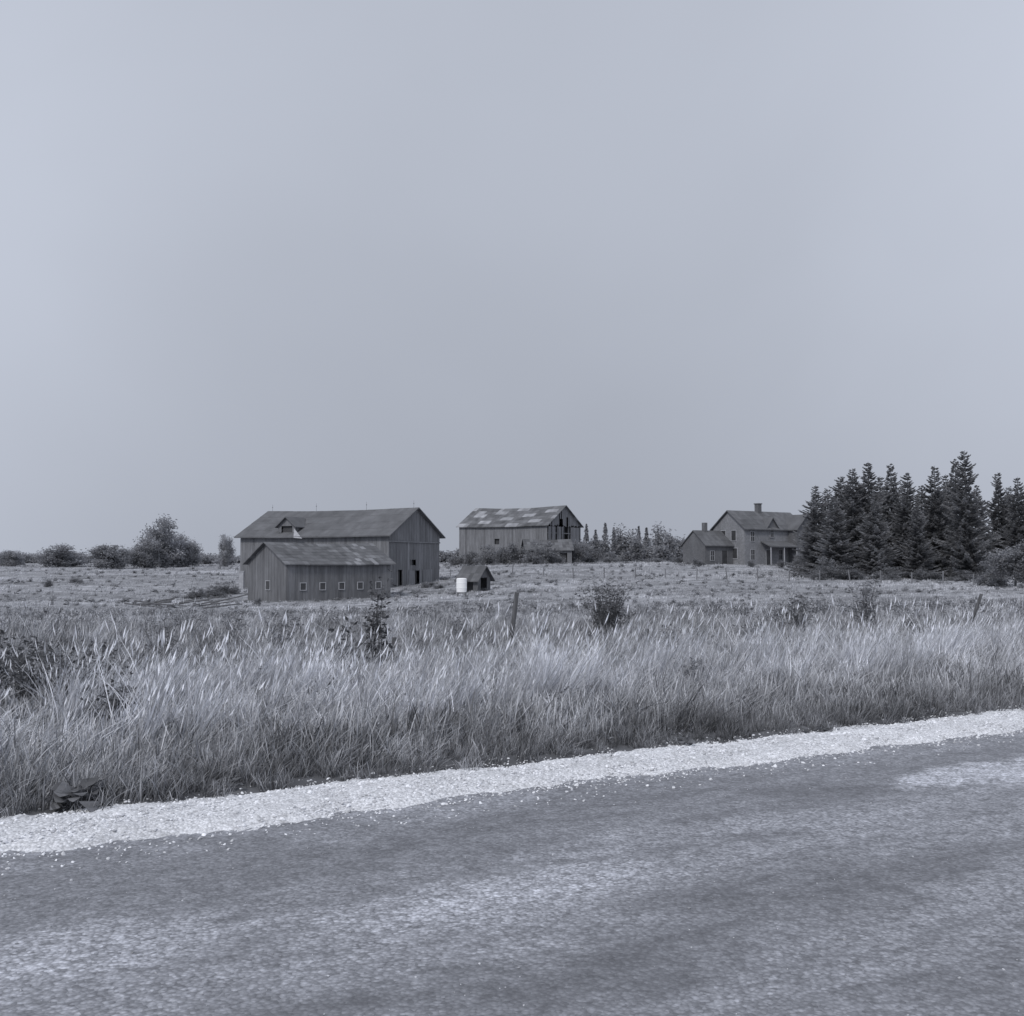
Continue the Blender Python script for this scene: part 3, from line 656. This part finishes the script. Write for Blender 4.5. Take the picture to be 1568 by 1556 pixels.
bytop(BL,'roadside_tree',1552,822,80,80,7.4,6.4); bytop(BL,'roadside_tree',1610,805,78,90,7.4,6.4); bytop(SH,'shrub',1518,862,84,50,2.6,3)
for px,py,w in ((1262,852,40),(1300,862,50),(1355,866,50),(1420,868,60),(1475,872,50)): bytop(SH,'shrub',px,py,100,w,2.6,3)
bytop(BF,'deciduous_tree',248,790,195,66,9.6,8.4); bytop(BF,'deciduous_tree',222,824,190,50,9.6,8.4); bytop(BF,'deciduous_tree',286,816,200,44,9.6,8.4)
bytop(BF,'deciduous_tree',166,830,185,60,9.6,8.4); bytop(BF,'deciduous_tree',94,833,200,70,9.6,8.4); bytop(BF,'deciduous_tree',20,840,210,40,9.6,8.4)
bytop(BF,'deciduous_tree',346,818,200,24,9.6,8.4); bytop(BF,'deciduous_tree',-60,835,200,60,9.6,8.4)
def mass(name,items,mat,ls):
    mb=MB()
    for (px,py,d,wpx,con) in items:
        x,y=P(px,d); zb_=Hs(x,y)-.3; top=CAMH+(HOR-py)*d/F; hh=max(1.5,top-zb_); w=wpx*d/F/2; n=int(600 if con else 1000)
        mb.tube((x,y,zb_),(x,y,zb_+hh*.8),.2,.05,5,1)
        if con:
            t=rng.uniform(0.05,1,n); a=rng.uniform(0,6.28,n); rr=w*(1-t)**.8*np.sqrt(rng.uniform(.1,1,n))*(1+.25*np.sin(t*40)); C=np.stack([x+rr*np.cos(a),y+rr*np.sin(a),zb_+hh*t],-1)
        else:
            C=[]
            for q in range(16):
                c=rng.normal(size=3); c/=np.linalg.norm(c); c=c*rng.uniform(.3,.8); cen=np.array([x,y,zb_+hh*.5])+c*np.array([w*.8,w*.8,hh*.42])
                C.append(cen+rng.normal(size=(n//16,3))*np.array([w*.26,w*.26,hh*.12]))
            C=np.concatenate(C)
        C[:,2]=np.clip(C[:,2],zb_,zb_+hh*1.03)
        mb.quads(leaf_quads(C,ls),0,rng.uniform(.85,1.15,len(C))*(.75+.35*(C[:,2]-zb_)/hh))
    return mb.obj(name,[mat,'bark'])
it=[]
for px in np.arange(890,1060,9): it.append((px+random.uniform(-4,4),random.uniform(818,845),random.uniform(225,280),random.uniform(20,32),False))
it+=[(927,801,240,20,True),(912,812,245,18,True),(950,803,245,38,False),(970,812,245,26,False),(1008,801,240,40,False),(1026,812,236,26,False),(990,808,250,18,True),(898,803,240,18,True),(978,806,252,16,True),(940,808,250,14,True)]
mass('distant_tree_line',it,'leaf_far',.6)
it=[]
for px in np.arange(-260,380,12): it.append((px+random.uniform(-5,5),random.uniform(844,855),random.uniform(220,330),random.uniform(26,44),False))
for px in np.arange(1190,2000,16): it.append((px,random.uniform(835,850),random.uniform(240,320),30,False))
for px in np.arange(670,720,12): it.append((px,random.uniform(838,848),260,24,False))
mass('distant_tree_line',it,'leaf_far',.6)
for px,py,d,w in ((772,830,160,40),(795,824,158,44),(824,826,155,50),(850,838,157,30),(884,822,162,44),(745,832,163,40),(722,838,165,30),(698,846,165,26),(905,836,165,34),(1070,852,140,24),(1225,846,138,36),(1245,838,125,40),(1150,855,138,14),(1195,856,137,14),(1040,850,150,24),(935,850,175,34),(1000,852,175,34)):
    bytop(SH,'bush',px,py,d,w,2.6,3)
for px,py,d,w in ((655,888,108,26),(672,892,104,20),(610,905,99,22),(350,888,105,40),(330,895,98,40),(300,898,95,36),(395,912,82,14),(640,902,98,24),(120,880,120,20),(75,885,110,14)):
    bytop(SH,'bush',px,py,d,w,2.6,3)

def sapling(name,px,d,h,spread,nst,leaf,nl,mat='leaf_near',lean=.05):
    mb=MB(); V=[];T=[]
    for k in range(nst):
        az=random.uniform(0,6.28); top=Vector((math.cos(az)*spread*random.uniform(.2,1)+lean*h,math.sin(az)*spread*random.uniform(.2,1),h*random.uniform(.5,1)))
        if k==0: top=Vector((lean*h,0,h))
        b=Vector((random.gauss(0,.04),random.gauss(0,.04),-.05)); m=b.lerp(top,.5)+Vector((random.gauss(0,.05),random.gauss(0,.05),.05)); mb.tube(b,m,.012,.008,5,1); mb.tube(m,top,.008,.003,4,1)
        for q in range(nl):
            t=random.uniform(.25,1.02); p=(b.lerp(m,t*2) if t<.5 else m.lerp(top,t*2-1)); la=random.uniform(0,6.28)
            tw=Vector((math.cos(la),math.sin(la),random.uniform(-.1,.6))); p2=p+tw*random.uniform(.04,.16); mb.tube(p,p2,.003,.002,3,1)
            for z in range(3):
                d_=(tw+Vector((random.gauss(0,.7),random.gauss(0,.7),random.gauss(-.15,.5)))).normalized(); L=leaf*random.uniform(.6,1.25); sd=d_.cross(Vector((random.gauss(0,.4),random.gauss(0,.4),1))).normalized()*L*.3
                V.append([tuple(p2),tuple(p2+d_*L*.45+sd),tuple(p2+d_*L),tuple(p2+d_*L*.45-sd)]); T.append(random.uniform(.65,1.35))
    mb.quads(np.array(V),0,np.array(T)); o=mb.obj(name,[mat,'bark']); x,y=P(px,d); o.location=(x,y,Hs(x,y)); return o
sapling('sapling',580,17,1.68,.26,7,.085,28)
sapling('leafy_shrub',520,16.5,1.05,.45,6,.085,12)
sapling('leafy_shrub',925,24,1.55,.75,36,.06,28,'weed'); sapling('leafy_shrub',1322,26,1.5,.4,14,.075,24,'weed'); sapling('leafy_shrub',1212,25,1.1,.65,16,.07,20,'weed')
sapling('leafy_shrub',135,12.6,.9,.6,18,.065,24); sapling('leafy_shrub',50,13,.9,.7,16,.065,22); sapling('leafy_shrub',0,14,1.0,.6,14,.065,20); sapling('leafy_shrub',170,11,.65,.35,10,.065,16)
sapling('leafy_shrub',1140,22,.95,.4,8,.07,14,'weed'); sapling('leafy_shrub',430,20,.9,.6,10,.07,14,'weed'); sapling('leafy_shrub',350,22,.9,.6,10,.07,14,'weed'); sapling('leafy_shrub',1020,19,.75,.4,7,.07,12,'weed')
for px,d,h in ((1435,30,.8),(700,24,.8),(1060,15,.5),(880,12,.45),(1350,20,.6),(250,18,.9),(640,30,.7),(830,34,.7),(990,30,.9),(1090,34,.8),(1400,24,.7),(290,24,.8)): sapling('leafy_shrub',px,d,h,.4,8,.06,14,'weed')
def burdock(px,d,n,L):
    mb=MB(); V=[];T=[]
    for k in range(n):
        az=random.uniform(0,6.28); l=L*random.uniform(.6,1.2); dr=Vector((math.cos(az)*.75,math.sin(az)*.75,random.uniform(.5,1.1))); b=Vector((random.gauss(0,.04),random.gauss(0,.04),0))
        p0=b+dr*l*.4; mb.tube(b,p0,.004,.003,4,1); sd=Vector((-math.sin(az),math.cos(az),random.gauss(0,.3)))
        prev=(p0-sd*.01,p0+sd*.01)
        for t,w in ((.3,.25),(.6,.26),(.85,.16),(1,.03)):
            c=p0+Vector((dr.x,dr.y,dr.z*.9-.7*t))*l*t*.8; cur=(c-sd*w*l,c+sd*w*l); V.append([tuple(prev[0]),tuple(prev[1]),tuple(cur[1]),tuple(cur[0])]); T.append(random.uniform(.8,1.7)); prev=cur
    mb.quads(np.array(V),0,np.array(T)); o=mb.obj('burdock_plant',['leaf_near','bark']); x,y=P(px,d); o.location=(x,y,Hs(x,y))
burdock(118,6.95,22,.2); burdock(150,7.1,14,.16); burdock(1255,10.0,12,.15); burdock(1035,9.3,8,.12); burdock(350,7.5,9,.12)

# ------------------------------------------------------------- fences
B=empty('wire_fence',(0,0,0)); mb=MB(); tops=[]
for k,px in enumerate((-120,60,240,430,600,776,985,1215,1470,1700)):
    u=(px-784)/F; y=20.6/(1-.555*u); x=u*y; h=1.3 if px==776 else (1.05 if px==1470 else random.uniform(.4,.55))
    z=Hs(x,y); ln=.14 if px==776 else (.45 if px==1470 else random.uniform(-.1,.2)); t_=Vector((x+ln*h*1.1,y,z+h)); mb.tube((x,y,z-.3),t_,.05,.042,8); tops.append((Vector((x,y,z)),t_))
mb.obj('posts',['post'],B,True)
mb=MB()
for (a,b),(c,d) in zip(tops[:-1],tops[1:]):
    for f in (.35,.62,.88):
        p=a.lerp(b,f); q=c.lerp(d,f); m=p.lerp(q,.5)-Vector((0,0,.06)); mb.tube(p,m,.002,.002,3); mb.tube(m,q,.002,.002,3)
mb.obj('wires',['metal'],B)
B=empty('pasture_fence',(0,0,0)); mb=MB(); pts=[]
for k in range(20):
    px=690+k*47; d=118-k*1.9; x,y=P(px,d); z=Hs(x,y); t_=Vector((x+random.gauss(0,.08),y,z+random.uniform(.95,1.25))); mb.tube((x,y,z-.2),t_,.06,.05,6); pts.append(t_)
mb.obj('posts',['wood2'],B)
mb=MB()
for a,b in zip(pts[:-1],pts[1:]): mb.tube(a-Vector((0,0,.1)),b-Vector((0,0,.1)),.005,.005,3); mb.tube(a-Vector((0,0,.5)),b-Vector((0,0,.5)),.005,.005,3)
mb.obj('wires',['metal'],B)
mb=MB()
for k in range(18):
    px=random.uniform(190,330); d=random.uniform(68,74); x,y=P(px,d); z=Hs(x,y)+random.uniform(.1,.5); a=random.uniform(-.35,.35); L=random.uniform(1.2,2.6)
    mb.tube((x,y,z),(x+L*math.cos(a),y+L*math.sin(a),z+random.uniform(-.3,.6)),.06,.04,6)
mb.obj('fallen_rail_fence',['bark'])

# ------------------------------------------------------------- world, sun, camera
SUN_EL=math.radians(43); SUN_AZ=math.radians(207)
w=bpy.data.worlds.new('World'); scene.world=w; w.use_nodes=True; w.node_tree.nodes.clear(); t=NT(w.node_tree)
sky=t.new('ShaderNodeTexSky'); sky.sky_type='NISHITA'; sky.sun_disc=False; sky.sun_elevation=SUN_EL; sky.sun_rotation=SUN_AZ
sky.air_density=1.5; sky.dust_density=5
bw=t.new('ShaderNodeRGBToBW'); t.link(sky.outputs[0],bw.inputs[0])
tc=t.new('ShaderNodeTexCoord').outputs['Generated']
sp=t.new('ShaderNodeSeparateXYZ'); t.link(tc,sp.inputs[0])
cl=t.noise(tc,1.6,4,0.5,0.3)
el=t.mr(sp.outputs[2],0.0,0.5,4.25,5.1,True)
x2=t.math('MULTIPLY',t.math('MULTIPLY',sp.outputs[0],sp.outputs[0]),6.0)
ov=t.math('MULTIPLY',t.math('ADD',el,x2),t.mr(cl,0.3,0.7,0.93,1.07))
ov=t.math('MINIMUM',ov,6.6)
mixv=t.math('ADD',t.math('MULTIPLY',bw.outputs[0],0.08),t.math('MULTIPLY',ov,0.92))
col=t.vscale((0.92,0.99,1.15),mixv)
bg=t.new('ShaderNodeBackground'); bg.inputs[1].default_value=0.1; t.link(col,bg.inputs[0]); o=t.new('ShaderNodeOutputWorld'); t.link(bg.outputs[0],o.inputs[0])
sd=bpy.data.lights.new('sun','SUN'); sd.energy=1.5; sd.angle=math.radians(11); sd.color=(1,.98,.96)
so=bpy.data.objects.new('sun',sd); scene.collection.objects.link(so)
dirv=Vector((math.sin(SUN_AZ)*math.cos(SUN_EL),math.cos(SUN_AZ)*math.cos(SUN_EL),math.sin(SUN_EL)))
so.rotation_euler=dirv.to_track_quat('Z','Y').to_euler()
cd=bpy.data.cameras.new('camera'); cd.sensor_width=36; cd.lens=36*F/1568; cd.clip_end=20000; cd.clip_start=.05
co=bpy.data.objects.new('camera',cd); scene.collection.objects.link(co); co.location=(0,0,CAMH); co.rotation_euler=(math.radians(90)+math.atan(82/F),0,0)
scene.camera=co
scene.view_settings.view_transform='Standard'
scene.view_settings.look='None'; scene.view_settings.exposure=0
